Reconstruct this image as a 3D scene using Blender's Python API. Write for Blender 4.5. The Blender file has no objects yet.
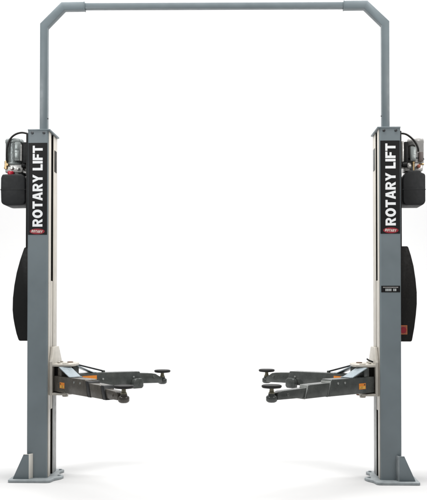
import bpy, bmesh, math, random
from mathutils import Vector, Matrix
random.seed(7)
R = math.radians
sc = bpy.context.scene
col = sc.collection

# ------------------------------------------------------------------ camera
cd = bpy.data.cameras.new('camera'); cam = bpy.data.objects.new('camera', cd); col.objects.link(cam)
cam.location = (0, -7, 1.42); cam.rotation_euler = (R(91.0), 0, 0)
cd.sensor_width = 36; cd.sensor_fit = 'AUTO'; cd.lens = 36 * 843 / 500
cd.shift_y = 0.0906; cd.clip_start = 0.05; cd.clip_end = 200
sc.camera = cam

# ------------------------------------------------------------------ light
w = bpy.data.worlds.new('World'); sc.world = w; w.use_nodes = True
bg = w.node_tree.nodes['Background']
bg.inputs['Color'].default_value = (1, 1, 1, 1); bg.inputs['Strength'].default_value = 0.30

def area(name, loc, target, sx, sy, power, color=(1, 1, 1)):
    l = bpy.data.lights.new(name, 'AREA'); l.shape = 'RECTANGLE'; l.size = sx; l.size_y = sy
    l.energy = power; l.color = color
    o = bpy.data.objects.new(name, l); col.objects.link(o); o.location = loc
    o.rotation_euler = (Vector(target) - Vector(loc)).to_track_quat('-Z', 'Y').to_euler()
    return o
area('softbox_overhead', (0, -0.40, 6.6), (0, -0.55, 0), 6.0, 2.0, 560, (1, 0.99, 0.975))
area('softbox_front_left', (-3.2, -2.7, 3.5), (-1.50, 0, 2.5), 1.2, 1.2, 60, (0.97, 0.99, 1))
area('softbox_front_right', (3.2, -2.7, 3.5), (1.50, 0, 2.5), 1.2, 1.2, 60, (1, 0.985, 0.975))
area('softbox_backdrop', (0, 1.9, 7.6), (0, 6.3, 1.6), 18, 1.5, 1450)

sc.view_settings.view_transform = 'Standard'
sc.view_settings.look = 'None'
sc.view_settings.exposure = 0
sc.view_settings.gamma = 1

# ------------------------------------------------------------------ materials
def mat(name, base, rough=0.5, metal=0.0, spec=0.5, var=0.06, vscale=6.0, rvar=0.08, bump=0.0, bscale=400.0, coat=0.0, dust=None, edge=None):
    m = bpy.data.materials.new(name); m.use_nodes = True
    nt = m.node_tree; N = nt.nodes; L = nt.links
    b = N['Principled BSDF']
    b.inputs['Metallic'].default_value = metal
    b.inputs['Specular IOR Level'].default_value = spec
    b.inputs['Coat Weight'].default_value = coat
    b.inputs['Coat Roughness'].default_value = 0.15
    tc = N.new('ShaderNodeTexCoord')
    n1 = N.new('ShaderNodeTexNoise'); n1.inputs['Scale'].default_value = vscale; n1.inputs['Detail'].default_value = 6
    L.new(tc.outputs['Object'], n1.inputs['Vector'])
    mx = N.new('ShaderNodeMix'); mx.data_type = 'RGBA'
    mx.inputs[6].default_value = tuple(c * (1 - var) for c in base) + (1,)
    mx.inputs[7].default_value = tuple(min(1, c * (1 + var)) for c in base) + (1,)
    mr = N.new('ShaderNodeMapRange'); mr.inputs[1].default_value = 0.3; mr.inputs[2].default_value = 0.7
    L.new(n1.outputs['Fac'], mr.inputs[0]); L.new(mr.outputs[0], mx.inputs[0])
    out = mx.outputs[2]
    if dust:                                    # worn / dusty patches with a shape of their own
        n3 = N.new('ShaderNodeTexNoise'); n3.inputs['Scale'].default_value = dust[1]; n3.inputs['Detail'].default_value = 8
        L.new(tc.outputs['Object'], n3.inputs['Vector'])
        m3 = N.new('ShaderNodeMapRange'); m3.inputs[1].default_value = dust[2]; m3.inputs[2].default_value = dust[2] + 0.12
        L.new(n3.outputs['Fac'], m3.inputs[0])
        mx2 = N.new('ShaderNodeMix'); mx2.data_type = 'RGBA'; mx2.inputs[7].default_value = tuple(dust[0]) + (1,)
        L.new(m3.outputs[0], mx2.inputs[0]); L.new(out, mx2.inputs[6]); out = mx2.outputs[2]
    if edge:                                    # convex edges lightened: paint wear plus caught highlights put into the colour
        g = N.new('ShaderNodeNewGeometry')
        m4 = N.new('ShaderNodeMapRange'); m4.inputs[1].default_value = 0.56; m4.inputs[2].default_value = 0.68
        L.new(g.outputs['Pointiness'], m4.inputs[0])
        mm = N.new('ShaderNodeMath'); mm.operation = 'MULTIPLY'; L.new(m4.outputs[0], mm.inputs[0]); L.new(mr.outputs[0], mm.inputs[1])
        mx3 = N.new('ShaderNodeMix'); mx3.data_type = 'RGBA'; mx3.inputs[7].default_value = tuple(edge) + (1,)
        L.new(mm.outputs[0], mx3.inputs[0]); L.new(out, mx3.inputs[6]); out = mx3.outputs[2]
    L.new(out, b.inputs['Base Color'])
    r = N.new('ShaderNodeMapRange'); r.inputs[1].default_value = 0.3; r.inputs[2].default_value = 0.7
    r.inputs[3].default_value = max(0.03, rough - rvar); r.inputs[4].default_value = rough + rvar
    n2 = N.new('ShaderNodeTexNoise'); n2.inputs['Scale'].default_value = vscale * 3.1; n2.inputs['Detail'].default_value = 5
    L.new(tc.outputs['Object'], n2.inputs['Vector']); L.new(n2.outputs['Fac'], r.inputs[0]); L.new(r.outputs[0], b.inputs['Roughness'])
    if bump:
        nb = N.new('ShaderNodeTexNoise'); nb.inputs['Scale'].default_value = bscale; nb.inputs['Detail'].default_value = 3
        L.new(tc.outputs['Object'], nb.inputs['Vector'])
        bp = N.new('ShaderNodeBump'); bp.inputs['Strength'].default_value = bump; bp.inputs['Distance'].default_value = 0.002
        L.new(nb.outputs['Fac'], bp.inputs['Height']); L.new(bp.outputs[0], b.inputs['Normal'])
    return m

M = {}
M['paint'] = mat('blue_grey_paint', (0.126, 0.154, 0.167), 0.42, 0.0, 0.5, 0.07, 4.0, 0.07, 0.08, 260)
M['cream'] = mat('cream_coated_steel', (0.39, 0.365, 0.32), 0.38, 0.0, 0.5, 0.05, 5.0, 0.08, 0.05, 200)
M['guide_grey'] = mat('lower_guide_grey', (0.22, 0.225, 0.22), 0.42, 0.1, 0.5, 0.12, 9.0, 0.08, 0.05, 200)
M['plate'] = mat('galvanised_plate', (0.24, 0.265, 0.275), 0.45, 0.2, 0.5, 0.16, 22.0, 0.1, 0.15, 120)
M['gusset_edge'] = mat('lit_flange_paint', (0.62, 0.60, 0.55), 0.45, 0.0, 0.5, 0.06, 9)  # light caught on the gusset edges, put into the colour
M['black'] = mat('black_plastic', (0.006, 0.006, 0.006), 0.5, 0.0, 0.2, 0.15, 12, 0.06, 0.25, 500)
M['tank'] = mat('black_tank_plastic', (0.010, 0.011, 0.012), 0.6, 0.0, 0.3, 0.15, 12, 0.06, 0.3, 380)
M['guard_worn'] = mat('scuffed_black_rubber', (0.006, 0.0055, 0.005), 0.55, 0.0, 0.2, 0.2, 14, 0.1, 0.4, 220, dust=((0.014, 0.012, 0.010), 60, 0.57))
M['decal'] = mat('black_vinyl', (0.004, 0.004, 0.0045), 0.5, 0.0, 0.2, 0.1, 10, 0.03)
M['white'] = mat('white_vinyl', (0.72, 0.73, 0.74), 0.5, 0.0, 0.3, 0.03, 30)
M['red'] = mat('red_vinyl', (0.22, 0.008, 0.018), 0.4, 0.0, 0.4, 0.1, 30)
M['pinkish'] = mat('pale_pink_vinyl', (0.60, 0.52, 0.48), 0.4, 0.0, 0.4, 0.05, 30)
M['slot'] = mat('recess_shade', (0.008, 0.007, 0.005), 0.6, 0.0, 0.3)  # shade inside open slots and recesses, put into the colour
M['greyslot'] = mat('mid_grey_panel', (0.075, 0.082, 0.082), 0.5, 0.0, 0.4)
M['arm'] = mat('dark_arm_paint', (0.052, 0.057, 0.054), 0.22, 0.2, 0.5, 0.18, 16, 0.08, 0.12, 150, dust=((0.10, 0.095, 0.08), 45, 0.66), edge=(0.20, 0.20, 0.185))
M['arm_brown'] = mat('arm_paint_brown_reflection', (0.066, 0.060, 0.051), 0.22, 0.15, 0.5, 0.22, 16, 0.08, 0.12, 150, dust=((0.12, 0.10, 0.08), 45, 0.64), edge=(0.22, 0.20, 0.17))  # arm paint with its brownish reflection put into the colour
M['ramp'] = mat('lit_ramp_steel', (0.27, 0.315, 0.34), 0.35, 0.35, 0.5, 0.12, 24, 0.1, 0.15, 90)  # pale tone paints the light caught on the sloped top
M['band'] = mat('black_wear_band', (0.010, 0.011, 0.012), 0.4, 0.0, 0.4)
M['bracket'] = mat('cream_grey_casting', (0.36, 0.34, 0.30), 0.42, 0.0, 0.5, 0.10, 14, 0.08, 0.2, 120)
M['rust'] = mat('brown_pin_steel', (0.12, 0.06, 0.03), 0.45, 0.5, 0.5, 0.3, 40)
M['zinc'] = mat('yellow_zinc', (0.34, 0.32, 0.24), 0.35, 0.7, 0.5, 0.2, 40)
M['edge'] = mat('steel_and_glint', (0.24, 0.25, 0.24), 0.35, 0.5)  # bolt steel, also the painted highlight of the right arm bands
M['rubber'] = mat('black_pad_rubber', (0.008, 0.0075, 0.0075), 0.55, 0.0, 0.3, 0.2, 60, 0.1, 0.4, 150)
M['orange'] = mat('orange_warning_vinyl', (0.60, 0.19, 0.02), 0.45, 0.0, 0.4, 0.06, 30)
M['amber'] = mat('yellow_warning_vinyl', (0.62, 0.34, 0.06), 0.45, 0.0, 0.4, 0.06, 30)
M['darkprint'] = mat('dark_print', (0.05, 0.03, 0.02), 0.5)
M['motor'] = mat('green_grey_motor', (0.22, 0.24, 0.235), 0.36, 0.3, 0.5, 0.15, 30, 0.1, 0.2, 90)
M['motor_beige'] = mat('warm_grey_motor', (0.35, 0.345, 0.335), 0.42, 0.2, 0.5, 0.1, 30, 0.1, 0.2, 90)
M['alu'] = mat('cast_aluminium', (0.36, 0.355, 0.34), 0.38, 0.5, 0.5, 0.18, 40, 0.1, 0.3, 120)
M['brass'] = mat('brass', (0.30, 0.215, 0.11), 0.38, 0.7, 0.5, 0.15, 50)
M['copper'] = mat('copper_fitting', (0.26, 0.085, 0.055), 0.4, 0.4, 0.5, 0.2, 50)
M['brownbox'] = mat('brown_switch_plastic', (0.085, 0.066, 0.06), 0.45)
M['dimprint'] = mat('grey_print', (0.34, 0.36, 0.36), 0.5)
M['label_edge'] = mat('burnt_orange_vinyl', (0.36, 0.10, 0.03), 0.45)
M['redcap'] = mat('red_plastic', (0.38, 0.01, 0.028), 0.35, 0.0, 0.5, 0.08, 30)
M['hose'] = mat('black_hose_rubber', (0.010, 0.009, 0.008), 0.45, 0.0, 0.3, 0.2, 50)
M['bolt'] = mat('dark_bolt', (0.03, 0.032, 0.035), 0.35, 0.6, 0.5)
M['floor'] = mat('white_paper', (0.468, 0.468, 0.468), 0.9, 0.0, 0.1, 0.004, 1.5)

# ------------------------------------------------------------------ mesh helpers
class MB:
    def __init__(s): s.bm = bmesh.new()
    def _take(s, t, mi=0):
        for f in t.faces: f.material_index = mi
        me = bpy.data.meshes.new('t'); t.to_mesh(me); t.free(); s.bm.from_mesh(me); bpy.data.meshes.remove(me)
    def box(s, x0, x1, y0, y1, z0, z1, bev=0.003, mi=0, mtx=None, seg=2):
        t = bmesh.new(); bmesh.ops.create_cube(t, size=1)
        for v in t.verts: v.co = Vector(((x0 + x1) / 2 + v.co.x * abs(x1 - x0), (y0 + y1) / 2 + v.co.y * abs(y1 - y0), (z0 + z1) / 2 + v.co.z * abs(z1 - z0)))
        if bev: bmesh.ops.bevel(t, geom=t.edges[:], offset=bev, segments=seg, affect='EDGES', profile=0.5)
        if mtx: t.transform(mtx)
        s._take(t, mi); return s
    def prism(s, pts, a, b, axis='y', bev=0.0, mi=0, mtx=None, seg=2):
        """pts: 2D outline; axis y: (x,z), z: (x,y), x: (y,z)"""
        def P(p, q):
            return {'y': (p[0], q, p[1]), 'z': (p[0], p[1], q), 'x': (q, p[0], p[1])}[axis]
        t = bmesh.new(); va = [t.verts.new(P(p, a)) for p in pts]; vb = [t.verts.new(P(p, b)) for p in pts]
        t.faces.new(va); t.faces.new(list(reversed(vb)))
        n = len(pts)
        for i in range(n): t.faces.new((va[i], vb[i], vb[(i + 1) % n], va[(i + 1) % n]))
        bmesh.ops.recalc_face_normals(t, faces=t.faces[:])
        if bev: bmesh.ops.bevel(t, geom=[e for e in t.edges if e.calc_face_angle(0) > 0.35], offset=bev, segments=seg, affect='EDGES', profile=0.5)
        if mtx: t.transform(mtx)
        s._take(t, mi); return s
    def lathe(s, prof, c, n=32, axis='z', mi=0, mtx=None):
        """prof: (r, h) list, closed with caps at both ends"""
        t = bmesh.new(); rings = []
        for r, h in prof:
            ring = []
            for k in range(n):
                a = 2 * math.pi * k / n; x, y = r * math.cos(a), r * math.sin(a)
                p = {'z': (x, y, h), 'y': (x, h, y), 'x': (h, x, y)}[axis]
                ring.append(t.verts.new(Vector(p) + Vector(c)))
            rings.append(ring)
        for A, B in zip(rings, rings[1:]):
            for k in range(n): t.faces.new((A[k], A[(k + 1) % n], B[(k + 1) % n], B[k]))
        t.faces.new(rings[0]); t.faces.new(rings[-1])
        bmesh.ops.recalc_face_normals(t, faces=t.faces[:])
        if mtx: t.transform(mtx)
        s._take(t, mi); return s
    def tube(s, pts, r, n=12, mi=0, sub=8):
        P = [Vector(p) for p in pts]
        if sub > 1 and len(P) > 2:
            Q = []
            for i in range(len(P) - 1):
                p0, p1, p2, p3 = P[max(i - 1, 0)], P[i], P[i + 1], P[min(i + 2, len(P) - 1)]
                for k in range(sub):
                    u = k / sub
                    Q.append(0.5 * ((2 * p1) + (p2 - p0) * u + (2 * p0 - 5 * p1 + 4 * p2 - p3) * u * u + (3 * p1 - p0 - 3 * p2 + p3) * u ** 3))
            Q.append(P[-1]); P = Q
        t = bmesh.new(); rings = []; ref = Vector((0.13, 0.94, 0.31)).normalized()
        for i, p in enumerate(P):
            d = (P[min(i + 1, len(P) - 1)] - P[max(i - 1, 0)]).normalized()
            u = d.cross(ref).normalized(); v = d.cross(u)
            rings.append([t.verts.new(p + r * (math.cos(2 * math.pi * k / n) * u + math.sin(2 * math.pi * k / n) * v)) for k in range(n)])
        for A, B in zip(rings, rings[1:]):
            for k in range(n): t.faces.new((A[k], A[(k + 1) % n], B[(k + 1) % n], B[k]))
        t.faces.new(rings[0]); t.faces.new(rings[-1])
        bmesh.ops.recalc_face_normals(t, faces=t.faces[:])
        s._take(t, mi); return s
    def poly(s, pts, mi=0):
        vs = [s.bm.verts.new(p) for p in pts]; f = s.bm.faces.new(vs); f.material_index = mi; return s
    def build(s, name, mats, parent=None, label=None, smooth=40):
        me = bpy.data.meshes.new(name); s.bm.to_mesh(me); s.bm.free()
        for m in (mats if isinstance(mats, (list, tuple)) else [mats]): me.materials.append(M[m])
        for p in me.polygons: p.use_smooth = True
        me.set_sharp_from_angle(angle=R(smooth))
        o = bpy.data.objects.new(name, me); col.objects.link(o)
        if parent: o.parent = parent
        if label: o['label'] = label
        return o

# ------------------------------------------------------------------ setting: one white paper sweep
b = MB()
b.poly([(-14, -14, 0), (14, -14, 0), (14, 3.5, 0), (-14, 3.5, 0)])
fl = b.build('floor', 'floor'); fl['kind'] = 'structure'
b = MB()
prof = [(3.5, 0.0)] + [(3.5 + 3 * math.sin(R(a)), 3 - 3 * math.cos(R(a))) for a in range(6, 91, 6)] + [(6.5, 14)]
for (y0, z0), (y1, z1) in zip(prof, prof[1:]):
    b.poly([(-14, y0, z0), (14, y0, z0), (14, y1, z1), (-14, y1, z1)])
bmesh.ops.remove_doubles(b.bm, verts=b.bm.verts[:], dist=1e-5)
bd = b.build('backdrop', 'floor'); bd['kind'] = 'structure'

# ------------------------------------------------------------------ the lift
lift = bpy.data.objects.new('two_post_lift', None); col.objects.link(lift)
lift.location = (-0.006, 0, 0.0); lift.rotation_euler = (0, 0, R(-1.9))
lift['label'] = 'grey two-post car lift with overhead crossbar, standing on a white floor'
lift['category'] = 'car lift'

XO, XI = 1.553, 1.380                                   # outer and inner wall of a column
ZB, ZT = 0.022, 2.925

# lettering in a unit-height alphabet; convex pieces that never overlap
def arc(cx, cy, ro, ri, a0, a1, n):
    q = []
    for k in range(n):
        t0, t1 = R(a0 + (a1 - a0) * k / n), R(a0 + (a1 - a0) * (k + 1) / n)
        q.append([(cx + ri[0] * math.cos(t0), cy + ri[1] * math.sin(t0)), (cx + ro[0] * math.cos(t0), cy + ro[1] * math.sin(t0)),
                  (cx + ro[0] * math.cos(t1), cy + ro[1] * math.sin(t1)), (cx + ri[0] * math.cos(t1), cy + ri[1] * math.sin(t1))])
    return q
def rc(x0, y0, x1, y1): return [(x0, y0), (x1, y0), (x1, y1), (x0, y1)]
GL = {
 'R': (0.78, [rc(0, 0, .25, 1), rc(.25, .80, .46, 1), rc(.25, .40, .46, .59)] + arc(.46, .70, (.29, .30), (.06, .105), -90, 90, 10) +
       [[(.36, .40), (.55, .40), (.78, 0), (.50, 0), (.32, .40)]]),
 'O': (0.86, arc(.43, .5, (.43, .52), (.17, .29), 0, 360, 28)),
 'T': (0.74, [rc(0, .79, .74, 1), rc(.245, 0, .495, .79)]),
 'A': (0.86, [[(0, 0), (.25, 0), (.43, .72), (.43, 1), (.28, 1)], [(.86, 0), (.58, 1), (.43, 1), (.43, .72), (.61, 0)],
              [(.30, .19), (.56, .19), (.52, .37), (.34, .37)]]),
 'Y': (0.82, [[(0, 1), (.285, .42), (.41, .42), (.41, .64), (.27, 1)], [(.82, 1), (.55, 1), (.41, .64), (.41, .42), (.535, .42)], rc(.285, 0, .535, .42)]),
 'L': (0.62, [rc(0, 0, .25, 1), rc(.25, 0, .62, .21)]),
 'I': (0.25, [rc(0, 0, .25, 1)]),
 'F': (0.64, [rc(0, 0, .25, 1), rc(.25, .79, .64, 1), rc(.25, .39, .58, .59)]),
}
def text_faces(s, gap=0.08, space=0.42):
    x = 0; out = []
    for ch in s:
        if ch == ' ': x += space - gap; continue
        w_, polys = GL[ch]
        for p in polys: out.append([(x + a, b_) for a, b_ in p])
        x += w_ + gap
    return out, x - gap

def ellipse(cx, cz, rx, rz, y, n=40):
    return [(cx + rx * math.cos(2 * math.pi * k / n), y, cz + rz * math.sin(2 * math.pi * k / n)) for k in range(n)]

def column(s):
    """s = -1 or 1: side; inner wall is at s*XI"""
    side = 'left' if s < 0 else 'right'
    X = lambda u: s * (XO - u)                            # u = distance from the outer wall inwards
    W = XO - XI; D = 0.34; t = 0.010
    out = [(0.012, 0), (W - 0.012, 0), (W - 0.004, 0.004), (W, 0.012), (W, 0.10), (W - t, 0.10), (W - t, t), (t, t), (t, D - t), (W - t, D - t), (W - t, 0.18), (W, 0.18),
           (W, D - 0.010), (W - 0.010, D), (0.010, D), (0, D - 0.012), (0, 0.012), (0.004, 0.004)]
    c = MB().prism([(X(u), y) for u, y in out], ZB, ZT, 'z').build('column', 'paint', lift, smooth=25)
    # pale guide strips on both lips of the slot, rear one greyer below the carriage
    MB().box(s * (XI - 0.004), s * XI, 0.014, 0.098, ZB + 0.004, ZT - 0.003, 0.0015).build('guide_strip', 'cream', c)
    MB().box(s * (XI - 0.004), s * XI, 0.182, 0.332, 0.704, ZT - 0.003, 0.0015).build('guide_strip', 'cream', c)
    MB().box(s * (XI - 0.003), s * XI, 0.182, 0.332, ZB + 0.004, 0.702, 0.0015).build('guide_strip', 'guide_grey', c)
    MB().box(s * (XI + 0.045), s * (XI + 0.055), 0.05, 0.30, ZB, ZT - 0.01, 0).build('slot_shade', 'slot', c)  # dark sheets stand in for the shade inside the open slot
    MB().box(s * (XI - 0.0035), s * (XI + 0.046), 0.1775, 0.1795, ZB + 0.002, ZT - 0.004, 0).build('slot_shade', 'slot', c)
    MB().box(s * (XI - 0.007), s * (XI - 0.004), 0.215, 0.300, 2.615, 2.80, 0.001).build('inspection_window', 'greyslot' if s > 0 else 'slot', c)  # thin plate paints the dark of the window recess
    # cap
    cp = MB().prism([(s * (XO - 0.001), -0.006), (s * (XI - 0.018), -0.006), (s * (XI - 0.020), 0.34), (s * (XI - 0.006), 0.352), (s * (XO - 0.001), 0.352)], ZT, ZT + 0.012, 'z', 0.002)
    cp.build('top_cap', 'paint', c)
    for k, u in enumerate((0.038, 0.136)):
        MB().lathe([(0.0115, 0.0), (0.0115, -0.006), (0.009, -0.008)], (X(u), 0, 2.905), 6, 'y').build('cap_bolt', 'bolt', c)
    # foot
    bp = [(s * 1.672, -0.105), (s * 1.36, -0.105), (s * 1.335, -0.09), (s * 1.318, -0.015), (s * 1.285, 0.03), (s * 1.272, 0.055), (s * 1.262, 0.10), (s * 1.275, 0.135),
          (s * 1.305, 0.16), (s * 1.330, 0.22), (s * 1.335, 0.29), (s * 1.318, 0.33), (s * 1.312, 0.36), (s * 1.325, 0.385), (s * 1.36, 0.40), (s * 1.60, 0.42), (s * 1.672, 0.40), (s * 1.684, 0.36), (s * 1.684, -0.09)]
    MB().prism(bp, 0.001, 0.0225, 'z', 0.003).build('base_plate', 'plate', c)
    for (x, y) in ((1.60, 0.385), (1.300, 0.100), (1.345, 0.355)):
        MB().lathe([(0.019, 0), (0.019, 0.002), (0.012, 0.002), (0.012, 0.008), (0.010, 0.009)], (s * x, y, 0.0225), 6, 'z').build('anchor_bolt', 'plate', c)
    # bent gusset: outer web parallel to the front, flange and top lip painted paler for caught light
    g = MB()
    x_in = 1.520 if s < 0 else 1.522
    web = [(s * 1.655, 0.0230), (s * x_in, 0.0230), (s * x_in, 0.223), (s * 1.566, 0.223)]
    g.prism(web, -0.052, -0.044, 'y', 0.0015, 0)
    fl_ = [(s * x_in, -0.0525), (s * (x_in - 0.028), -0.001), (s * (x_in - 0.020), 0.001), (s * (x_in + 0.008), -0.0445)]
    fx = s * x_in; dx = s * (x_in - (0.022 if s < 0 else 0.016))
    g.prism([(fx + 0.0, -0.053), (dx, -0.0015), (dx + s * 0.009, -0.0012), (fx + s * 0.009, -0.0437)], 0.0230, 0.2245, 'z', 0.001, 1)
    g.prism([(s * 1.5655, 0.2235), (s * (x_in + 0.009), 0.2235), (s * (x_in + 0.009), 0.2262), (s * 1.5655, 0.2262)], -0.0535, -0.0430, 'y', 0, 1)
    rb = MB(); rb.prism([(s * 1.640, 0.0232), (s * 1.5535, 0.0232), (s * 1.5535, 0.195), (s * 1.566, 0.195)], 0.250, 0.258, 'y', 0.001, 0); rb.build('gusset', 'paint', c)
    g.build('gusset', ['paint', 'gusset_edge' if s < 0 else 'plate'], c)
    # big vinyl decal with upright lettering and an oval emblem
    d = MB(); x0, x1 = (-1.548, -1.387) if s < 0 else (1.386, 1.547)
    z0, z1 = 2.050, 2.822; y = -0.0015
    d.box(x0, x1, y, -0.0003, z0, z1, 0)
    faces, wd = text_faces('ROTARY LIFT')
    H_ = 0.084; L_ = 0.680; k = L_ / wd
    cx = -1.468 if s < 0 else 1.469
    zs = 2.118 if s < 0 else 2.118
    for p in faces:                                     # reads from bottom to top
        d.poly([(cx + H_ / 2 - b_ * H_, y - 0.0006, zs + a * k) for a, b_ in p], 1)
    ec, ez = (-1.470 if s < 0 else 1.470), 2.078
    d.poly(ellipse(ec, ez, 0.063, 0.0235, y - 0.0005), 2)
    f2, w2 = text_faces('ROTARY', 0.09); kk = 0.092 / w2
    for p in f2: d.poly([(ec - 0.047 + a * kk + (b_ - .5) * 0.006, y - 0.0012, ez - 0.0105 + b_ * 0.021 - (a / w2 - .5) * 0.006) for a, b_ in p], 3)
    bmesh.ops.recalc_face_normals(d.bm, faces=[f for f in d.bm.faces if f.material_index == 0])
    d.build('name_decal', ['decal', 'white', 'red', 'pinkish'], c)
    if s > 0:
        d = MB(); d.box(1.390, 1.545, -0.0015, -0.0003, 1.566, 1.620, 0)
        for i in range(14):                             # one line of tiny print
            x = 1.405 + i * 0.0090; d.poly([(x, -0.0022, 1.603), (x + 0.0062, -0.0022, 1.603), (x + 0.0062, -0.0022, 1.611), (x, -0.0022, 1.611)], 2)
        for (xa, xb) in ((1.424, 1.434), (1.437, 1.447), (1.450, 1.460), (1.463, 1.473), (1.488, 1.498), (1.501, 1.513)):
            d.poly([(xa, -0.0022, 1.576), (xb, -0.0022, 1.576), (xb, -0.0022, 1.596), (xa, -0.0022, 1.596)], 1)
        d.build('small_label', ['decal', 'dimprint', 'motor_beige'], c)
    # black service channel on the outer wall
    MB().box(s * XO, s * (XO + (0.022 if s < 0 else 0.014)), 0.03, 0.32, 1.94, ZT - 0.015, 0.004).build('service_channel', 'black', c)
    # curved guard
    if s < 0:
        prof = [(-1.5535, 1.957), (-1.606, 1.957), (-1.616, 1.950), (-1.650, 1.85), (-1.680, 1.74), (-1.700, 1.63), (-1.712, 1.52), (-1.714, 1.42), (-1.707, 1.35), (-1.696, 1.29), (-1.680, 1.22), (-1.662, 1.166), (-1.652, 1.157), (-1.5535, 1.157)]
    else:
        prof = [(1.5535, 1.957), (1.632, 1.957), (1.640, 1.950), (1.662, 1.88), (1.684, 1.79), (1.700, 1.68), (1.710, 1.57), (1.710, 1.47), (1.702, 1.38), (1.688, 1.27), (1.668, 1.162), (1.660, 1.155), (1.5535, 1.155)]
    g = MB().prism(prof, 0.135, 0.320, 'y', 0.006).build('side_guard', 'black' if s < 0 else 'guard_worn', c, smooth=30, label='smooth black curved guard' if s < 0 else 'scuffed black curved guard with a small red warning label')
    if s > 0:
        d = MB(); d.box(1.558, 1.628, 0.1325, 0.1345, 1.215, 1.292, 0)
        d.poly([(1.563, 0.1318, 1.222), (1.621, 0.1318, 1.222), (1.621, 0.1318, 1.284), (1.563, 0.1318, 1.284)], 1)
        d.poly(ellipse(1.594, 1.252, 0.027, 0.027, 0.1311), 2)
        d.build('warning_label', ['label_edge', 'copper', 'red'], c)
    return c

def crossbar():
    yc, h = 0.20, 0.032
    zl, zr = 4.071, 4.053
    # slim telescoping tube between two mitred bends
    o = MB().prism([(-1.112, zl - 0.056), (-1.112, zl - 0.008), (1.112, zr - 0.008), (1.112, zr - 0.056)], yc - 0.026, yc + 0.026, 'y', 0.003).build('crossbar', 'paint', lift)
    for s in (-1, 1):
        zt = zl if s < 0 else zr
        zb = 3.888 if s < 0 else 3.875
        xo, xi = s * 1.494, s * 1.430
        pts = [(xo, ZT + 0.0125), (xi, ZT + 0.0125), (xi, zb - 0.034), (s * 1.283, zt - 0.066), (s * 1.108, zt - 0.066), (s * 1.108, zt), (s * 1.310, zt), (xo, zb)]
        MB().prism(pts, yc - h, yc + h, 'y', 0.003).build('elbow_tube', 'paint', o, smooth=25)
        MB().box(s * 1.112 - 0.004, s * 1.112 + 0.004, yc - 0.0335, yc + 0.0335, zt - 0.0675, zt + 0.0015, 0.0015).build('weld_collar', 'paint', o)
        MB().lathe([(0.007, 0), (0.007, -s * 0.005), (0.004, -s * 0.009)], (s * 1.430, yc - 0.012, 3.07), 6, 'x').build('clamp_bolt', 'bolt', o)
        MB().box(s * 1.462 - 0.05, s * 1.462 + 0.05, yc - 0.06, yc + 0.06, ZT + 0.0125, ZT + 0.019, 0.002).build('foot_flange', 'paint', o)
    return o

def carriage(s):
    x = lambda v: s * v
    c = MB()
    # back plate riding on the slot, in the y-z plane
    c.prism([(0.028, 0.705), (0.028, 0.985), (0.105, 1.108), (0.285, 1.108), (0.40, 0.985), (0.40, 0.705)], x(1.345), x(1.374), 'x', 0.004)
    # lower and upper flange
    up = [(x(1.352), 0.03), (x(1.24), 0.005), (x(1.185), 0.03), (x(1.163), 0.09), (x(1.163), 0.26), (x(1.19), 0.36), (x(1.26), 0.39), (x(1.352), 0.39)]
    c.prism(up, 0.946, 0.966, 'z', 0.003)
    lo = [(x(1.352), 0.03), (x(1.27), 0.02), (x(1.235), 0.05), (x(1.225), 0.30), (x(1.26), 0.37), (x(1.352), 0.39)]
    c.prism(lo, 0.706, 0.726, 'z', 0.003)
    o = c.build('carriage', 'bracket', lift)
    MB().box(x(XI - 0.002), x(XI + 0.042), 0.118, 0.178, 0.58, 1.668, 0.003).build('slide_block', 'cream', o)
    MB().box(x(1.298), x(1.344), 0.10, 0.34, 0.728, 0.944, 0.004).build('gear_housing', 'slot', o)
    MB().box(x(1.270), x(1.299), 0.075, 0.098, 0.728, 0.944, 0.003).build('lock_rod', 'rust', o)
    for y in (0.075, 0.275):
        MB().lathe([(0.020, 0.690), (0.026, 0.694), (0.026, 0.705), (0.022, 0.7055), (0.022, 0.966), (0.026, 0.9665), (0.026, 0.972), (0.022, 0.974)], (x(1.245), y, 0), 24).build('pivot_pin', 'rust' if y > .2 else 'bracket', o)
    for (yy, xx) in ((0.15, 1.315), (0.30, 1.325)):
        MB().lathe([(0.014, 0.966), (0.014, 0.977), (0.010, 0.980)], (x(xx), yy, 0), 6).build('flange_bolt', 'bracket', o)
    if s > 0: MB().tube([(x(1.337), 0.12, 0.985), (x(1.300), 0.09, 1.000), (x(1.283), 0.07, 1.012)], 0.007, sub=3).build('release_lever', 'bolt', o)
    return o

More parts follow.
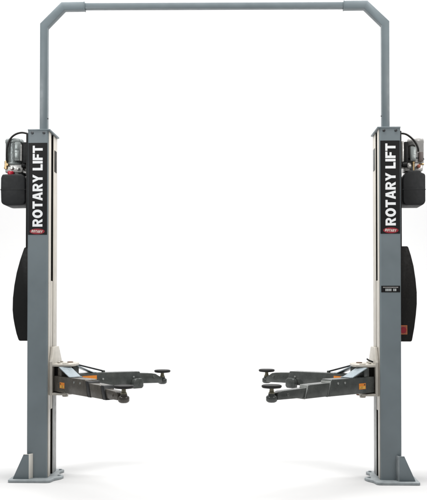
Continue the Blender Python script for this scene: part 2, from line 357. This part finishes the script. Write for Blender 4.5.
def swing_arm(root, pad, s1, s2, mname, front):
    """root, pad: (x, y) in lift space; s1, s2: reach of the outer and middle stages"""
    d = Vector((pad[0] - root[0], pad[1] - root[1])); L_ = d.length; ang = math.atan2(d.y, d.x)
    # the +Y or -Y flank is the one turned to the front
    fs = 1 if math.cos(ang) < 0 else -1
    a = MB(); w1 = 0.056; sl = 0.035                     # sl: how far the mouth's lower lip runs ahead of the upper
    zt1 = 0.868 if front else 0.858
    a.prism([(-0.05, 0.737), (-0.05, 0.868), (0.25, 0.868), (s1, zt1), (s1 + sl, 0.734)], -w1, w1, 'y', 0.006)
    a.prism([(0.0, 0.869), (0.0, 0.940), (0.035, 0.940), (0.06, 0.925), (0.06, 0.869)], -0.046, 0.046, 'y', 0.003)
    o = a.build('swing_arm', mname, lift)
    o.location = (root[0], root[1], 0); o.rotation_euler = (0, 0, ang)
    MB().prism([(0.028, 0.945), (0.040, 0.9445), (0.205, 0.8760), (0.235, 0.8755), (0.235, 0.8690), (0.205, 0.8690), (0.0625, 0.9260), (0.028, 0.9412)], -0.054, 0.054, 'y', 0.0015).build('ramp_plate', 'ramp', o)
    if front:
        bm_ = 'band' if root[0] < 0 else 'edge'  # right arm: pale bands paint the highlight at each stage mouth
        bw = 0.048 if root[0] < 0 else 0.008
        MB().prism([(s1 - 0.06, 0.738), (s1 - 0.06, 0.846), (s2, 0.838), (s2 + sl, 0.732)], -0.049, 0.049, 'y', 0.005).build('middle_stage', mname, o)
        MB().prism([(s1 + sl + 0.0025, 0.7325), (s1 + 0.0025, 0.856), (s1 + bw, 0.856), (s1 + sl + bw, 0.7325)], -0.053, 0.053, 'y', 0.002).build('wear_glint_band', bm_, o)
        MB().prism([(s2 + sl + 0.0025, 0.730), (s2 + 0.0025, 0.838), (s2 + bw, 0.838), (s2 + sl + bw, 0.730)], -0.046, 0.046, 'y', 0.002).build('wear_glint_band', bm_, o)
        st = MB(); st.prism([(s2 - 0.04, 0.741), (s2 - 0.04, 0.820), (L_ - 0.08, 0.806), (L_ - 0.03, 0.790), (L_ - 0.03, 0.741)], -0.036, 0.036, 'y', 0.005)
        st.build('inner_stage', mname, o)
        MB().lathe([(0.012, 0), (0.012, fs * 0.006), (0.008, fs * 0.008)], (s2 + (L_ - s2) * 0.62, fs * 0.036, 0.775), 12, 'y').build('stop_bolt', mname, o)
    else:
        e = L_ - 0.035
        MB().prism([(s1 - 0.04, 0.748), (s1 - 0.04, 0.846), (e - 0.12, 0.834), (e - 0.075, 0.826), (e, 0.785), (e, 0.738)], -0.046, 0.046, 'y', 0.006).build('inner_stage', mname, o)
        MB().lathe([(0.011, 0), (0.011, fs * 0.005), (0.007, fs * 0.007)], (e - 0.10, fs * 0.046, 0.80), 12, 'y').build('stop_bolt', mname, o)
        # adaptor holder hanging at the mouth of the outer stage
        lg = MB(); yy = fs * 0.0575; q0 = s1 - 0.10
        lg.prism([(q0, 0.708), (q0 - 0.004, 0.76), (q0 + 0.012, 0.792), (q0 + 0.035, 0.800), (q0 + 0.085, 0.800), (q0 + 0.105, 0.780), (q0 + 0.108, 0.725), (q0 + 0.09, 0.708)], min(yy, yy + fs * 0.05), max(yy, yy + fs * 0.05), 'y', 0.008)
        lg.build('adaptor_holder', mname, o)
        MB().tube([(0.02, fs * 0.02, 0.955), (0.10, fs * 0.01, 0.936), (0.34, 0.0, 0.876)], 0.0075, sub=1).build('release_rod', 'bolt', o)
        MB().lathe([(0.016, 0.8605), (0.016, 0.880), (0.010, 0.884)], (0.34, 0, 0), 12).build('rod_anchor', mname, o)
    for q in (0.30, s1 - 0.07):
        MB().lathe([(0.010, 0), (0.010, fs * 0.005), (0.006, fs * 0.007)], (q, fs * w1, 0.835 if front else 0.81), 6, 'y').build('stop_bolt', 'edge', o)
    # socket, screw and pad at the tip
    MB().lathe([(0.024, 0.722), (0.036, 0.728), (0.043, 0.738), (0.043, 0.764), (0.038, 0.772), (0.027, 0.778), (0.025, 0.790)], (L_, 0, 0), 28).build('pad_socket', mname, o)
    MB().lathe([(0.024, 0.7905), (0.026, 0.794), (0.021, 0.800), (0.016, 0.810), (0.018, 0.812), (0.015, 0.824), (0.028, 0.8285)], (L_, 0, 0), 24).build('pad_screw', 'zinc', o)
    MB().lathe([(0.045, 0.829), (0.068, 0.832), (0.075, 0.838), (0.077, 0.846), (0.074, 0.853), (0.066, 0.856), (0.062, 0.8535), (0.02, 0.8535)], (L_, 0, 0), 40).build('lifting_pad', 'rubber', o)
    # warning sticker on the front flank
    k = MB(); x0, x1, z0, z1 = (0.055, 0.135, 0.772, 0.820) if front else (0.05, 0.235, 0.795, 0.846)
    yf = fs * w1
    k.box(x0, x1, min(yf + fs * 0.0003, yf + fs * 0.0012), max(yf + fs * 0.0003, yf + fs * 0.0012), z0, z1, 0)
    yq = yf + fs * 0.0020
    def q(xa, xb, za, zb, mi): k.poly([(x0 + (x1 - x0) * xa, yq, z0 + (z1 - z0) * za), (x0 + (x1 - x0) * xb, yq, z0 + (z1 - z0) * za), (x0 + (x1 - x0) * xb, yq, z0 + (z1 - z0) * zb), (x0 + (x1 - x0) * xa, yq, z0 + (z1 - z0) * zb)], mi)
    q(0.06, 0.94, 0.08, 0.50, 1)
    q(0.08, 0.24, 0.62, 0.88, 2)
    for i in range(3): q(0.40, 0.88 - 0.08 * i, 0.14 + 0.12 * i, 0.19 + 0.12 * i, 2)
    k.build('warning_sticker', ['orange', 'amber', 'darkprint'], o)
    return o

def fins(b, c, r0, r1, z0, z1, n, mi=0):
    pts = []
    for i in range(n):
        for da, r in ((-.32, r0), (-.16, r1), (.16, r1), (.32, r0)):
            a = 2 * math.pi * (i + da) / n; pts.append((c[0] + r * math.cos(a), c[1] + r * math.sin(a)))
    b.prism(pts, z0, z1, 'z', 0, mi)

def power_unit_left():
    yc = 0.145
    b = MB()
    b.prism([(-1.792, 2.602), (-1.650, 2.602), (-1.640, 2.625), (-1.640, 2.672), (-1.775, 2.672), (-1.792, 2.655)], yc - 0.07, yc + 0.07, 'y', 0.006)
    b.lathe([(0.062, 2.586), (0.062, 2.603)], (-1.715, yc, 0), 28)
    b.lathe([(0.017, 0), (0.017, -0.016), (0.012, -0.020)], (-1.735, yc - 0.07, 2.64), 6, 'y')
    b.lathe([(0.013, 0), (0.013, -0.022), (0.009, -0.026)], (-1.680, yc - 0.07, 2.632), 16, 'y')
    b.box(-1.652, -1.575, yc - 0.03, yc + 0.05, 2.625, 2.66, 0.004)
    u = b.build('power_unit', 'alu', lift, label='power unit with finned grey motor and red filler cap'); u.location.y = 0.10
    m = MB(); c = (-1.730, yc)
    fins(m, c, 0.066, 0.076, 2.690, 2.868, 30)
    m.lathe([(0.078, 2.672), (0.080, 2.676), (0.080, 2.690), (0.070, 2.692)], (c[0], c[1], 0), 40)
    m.lathe([(0.074, 2.864), (0.080, 2.868), (0.080, 2.888), (0.072, 2.899), (0.050, 2.903)], (c[0], c[1], 0), 40)
    m.build('motor', 'motor', u)
    j = MB(); j.box(-1.708, -1.658, 0.045, 0.085, 2.700, 2.86, 0.006); j.box(-1.701, -1.668, 0.040, 0.046, 2.715, 2.775, 0.004); j.box(-1.701, -1.668, 0.040, 0.046, 2.79, 2.845, 0.004)
    j.build('junction_box', 'motor', u)
    MB().lathe([(0.008, 2.70), (0.008, 2.84)], (-1.650, 0.06, 0), 16).build('capacitor', 'alu', u)
    k = MB(); k.box(-1.638, -1.578, 0.06, 0.25, 2.68, 2.862, 0.006); k.box(-1.655, -1.618, 0.10, 0.22, 2.84, 2.862, 0.004); k.lathe([(0.024, -1.62), (0.024, -1.650)], (0, 0.085, 2.665), 16, 'x')
    k.build('mounting_bracket', 'black', u)
    t = MB()
    t.prism([(-1.800, 2.584), (-1.640, 2.584), (-1.612, 2.560), (-1.606, 2.535), (-1.603, 2.355), (-1.612, 2.326), (-1.640, 2.315), (-1.770, 2.313), (-1.806, 2.326), (-1.818, 2.345), (-1.821, 2.445), (-1.820, 2.55), (-1.812, 2.575)], 0.035, 0.255, 'y', 0.014, seg=3)
    t.box(-1.8222, -1.604, 0.0335, 0.2565, 2.446, 2.454, 0.0012)
    t.lathe([(0.040, 2.58), (0.040, 2.603)], (-1.665, 0.13, 0), 28)
    t.build('oil_tank', 'tank', u, smooth=30)
    MB().lathe([(0.025, 2.578), (0.027, 2.582), (0.027, 2.606), (0.023, 2.611)], (-1.741, 0.065, 0), 14).build('filler_cap', 'redcap', u)
    f = MB(); f.lathe([(0.012, 2.63), (0.014, 2.632), (0.014, 2.70), (0.009, 2.705)], (-1.785, 0.075, 0), 6); f.lathe([(0.011, -1.77), (0.011, -1.802)], (0, 0.08, 2.645), 6, 'x'); f.lathe([(0.012, 0), (0.012, -0.03)], (-1.772, yc - 0.065, 2.668), 6, 'y')
    f.build('hose_fitting', 'brass', u)
    MB().tube([(-1.776, 0.070, 2.695), (-1.775, 0.058, 2.76), (-1.766, 0.052, 2.83), (-1.742, 0.055, 2.89), (-1.705, 0.065, 2.928), (-1.655, 0.075, 2.946), (-1.605, 0.085, 2.940), (-1.568, 0.09, 2.925)], 0.0085).build('hydraulic_hose', 'hose', u)
    return u

def power_unit_right():
    yc = 0.145
    b = MB()
    b.prism([(1.622, 2.598), (1.772, 2.598), (1.776, 2.64), (1.768, 2.668), (1.640, 2.668), (1.625, 2.650)], yc - 0.065, yc + 0.065, 'y', 0.006)
    b.lathe([(0.020, 0), (0.020, -0.018), (0.013, -0.022)], (1.655, yc - 0.065, 2.640), 6, 'y')
    b.box(1.575, 1.63, yc - 0.03, yc + 0.05, 2.635, 2.66, 0.004)
    u = b.build('power_unit', 'alu', lift, label='power unit with smooth pale grey motor and brown switch box'); u.location.y = 0.10
    c = (1.724, yc)
    m = MB(); m.lathe([(0.066, 2.668), (0.070, 2.672), (0.070, 2.845), (0.0715, 2.847), (0.0715, 2.862), (0.068, 2.878), (0.056, 2.888), (0.030, 2.892)], (c[0], c[1], 0), 44)
    m.build('motor', 'motor_beige', u)
    j = MB(); j.box(1.664, 1.712, 0.045, 0.09, 2.680, 2.80, 0.006); j.box(1.671, 1.705, 0.040, 0.046, 2.69, 2.735, 0.003)
    j.build('junction_box', 'motor', u)
    MB().box(1.736, 1.772, 0.052, 0.085, 2.675, 2.755, 0.005).build('switch_box', 'brownbox', u)
    k = MB(); k.box(1.570, 1.592, 0.06, 0.25, 2.660, 2.852, 0.004); k.box(1.616, 1.650, 0.065, 0.22, 2.665, 2.845, 0.004); k.lathe([(0.022, 1.60), (0.022, 1.640)], (0, 0.075, 2.650), 16, 'x')
    k.build('mounting_bracket', 'black', u)
    MB().tube([(1.655, 0.060, 2.80), (1.668, 0.052, 2.815), (1.69, 0.05, 2.812), (1.70, 0.05, 2.80)], 0.006).build('motor_cable', 'hose', u)
    MB().lathe([(0.0715, 2.700), (0.0735, 2.702), (0.0735, 2.712), (0.0715, 2.714)], (c[0], c[1], 0), 40).build('motor_band', 'bolt', u)
    MB().box(1.592, 1.612, 0.062, 0.20, 2.675, 2.850, 0.003).build('bracket_rib', 'alu', u)
    t = MB()
    t.prism([(1.640, 2.598), (1.745, 2.598), (1.748, 2.580), (1.775, 2.572), (1.786, 2.560), (1.786, 2.332), (1.770, 2.308), (1.755, 2.303), (1.625, 2.303), (1.608, 2.308), (1.596, 2.332), (1.594, 2.52), (1.603, 2.552), (1.630, 2.576)], 0.035, 0.255, 'y', 0.012, seg=3)
    t.box(1.594, 1.7872, 0.0335, 0.2565, 2.432, 2.439, 0.0012)
    t.build('oil_tank', 'tank', u, smooth=30)
    MB().lathe([(0.013, 0), (0.016, -0.010), (0.016, -0.03), (0.010, -0.034)], (1.735, yc - 0.062, 2.635), 8, 'y').build('hose_fitting', 'copper', u)
    f = MB(); f.lathe([(0.011, 2.60), (0.011, 2.66), (0.015, 2.662), (0.015, 2.672)], (1.692, 0.066, 0), 6); f.lathe([(0.010, 1.74), (0.010, 1.782)], (0, 0.085, 2.655), 6, 'x')
    f.build('hose_fitting', 'brass', u)
    MB().lathe([(0.017, 0), (0.019, -0.008), (0.019, -0.022)], (1.690, yc - 0.064, 2.615), 16, 'y').build('valve_knob', 'bolt', u)
    MB().tube([(1.730, 0.050, 2.755), (1.724, 0.042, 2.79), (1.700, 0.044, 2.840), (1.665, 0.052, 2.880), (1.630, 0.065, 2.908), (1.595, 0.08, 2.918), (1.562, 0.09, 2.915)], 0.0085).build('hydraulic_hose', 'hose', u)
    return u

for s in (-1, 1): column(s)
crossbar()
for s in (-1, 1): carriage(s)
swing_arm((-1.262, 0.050), (-0.645, -0.680), 0.470, 0.690, 'arm_brown', True)
swing_arm((-1.245, 0.275), (-0.508, 0.950), 0.700, 0.0, 'arm', False)
swing_arm((1.262, 0.050), (0.465, -0.610), 0.450, 0.690, 'arm', True)
swing_arm((1.245, 0.275), (0.478, 1.075), 0.760, 0.0, 'arm', False)
power_unit_left()
power_unit_right()
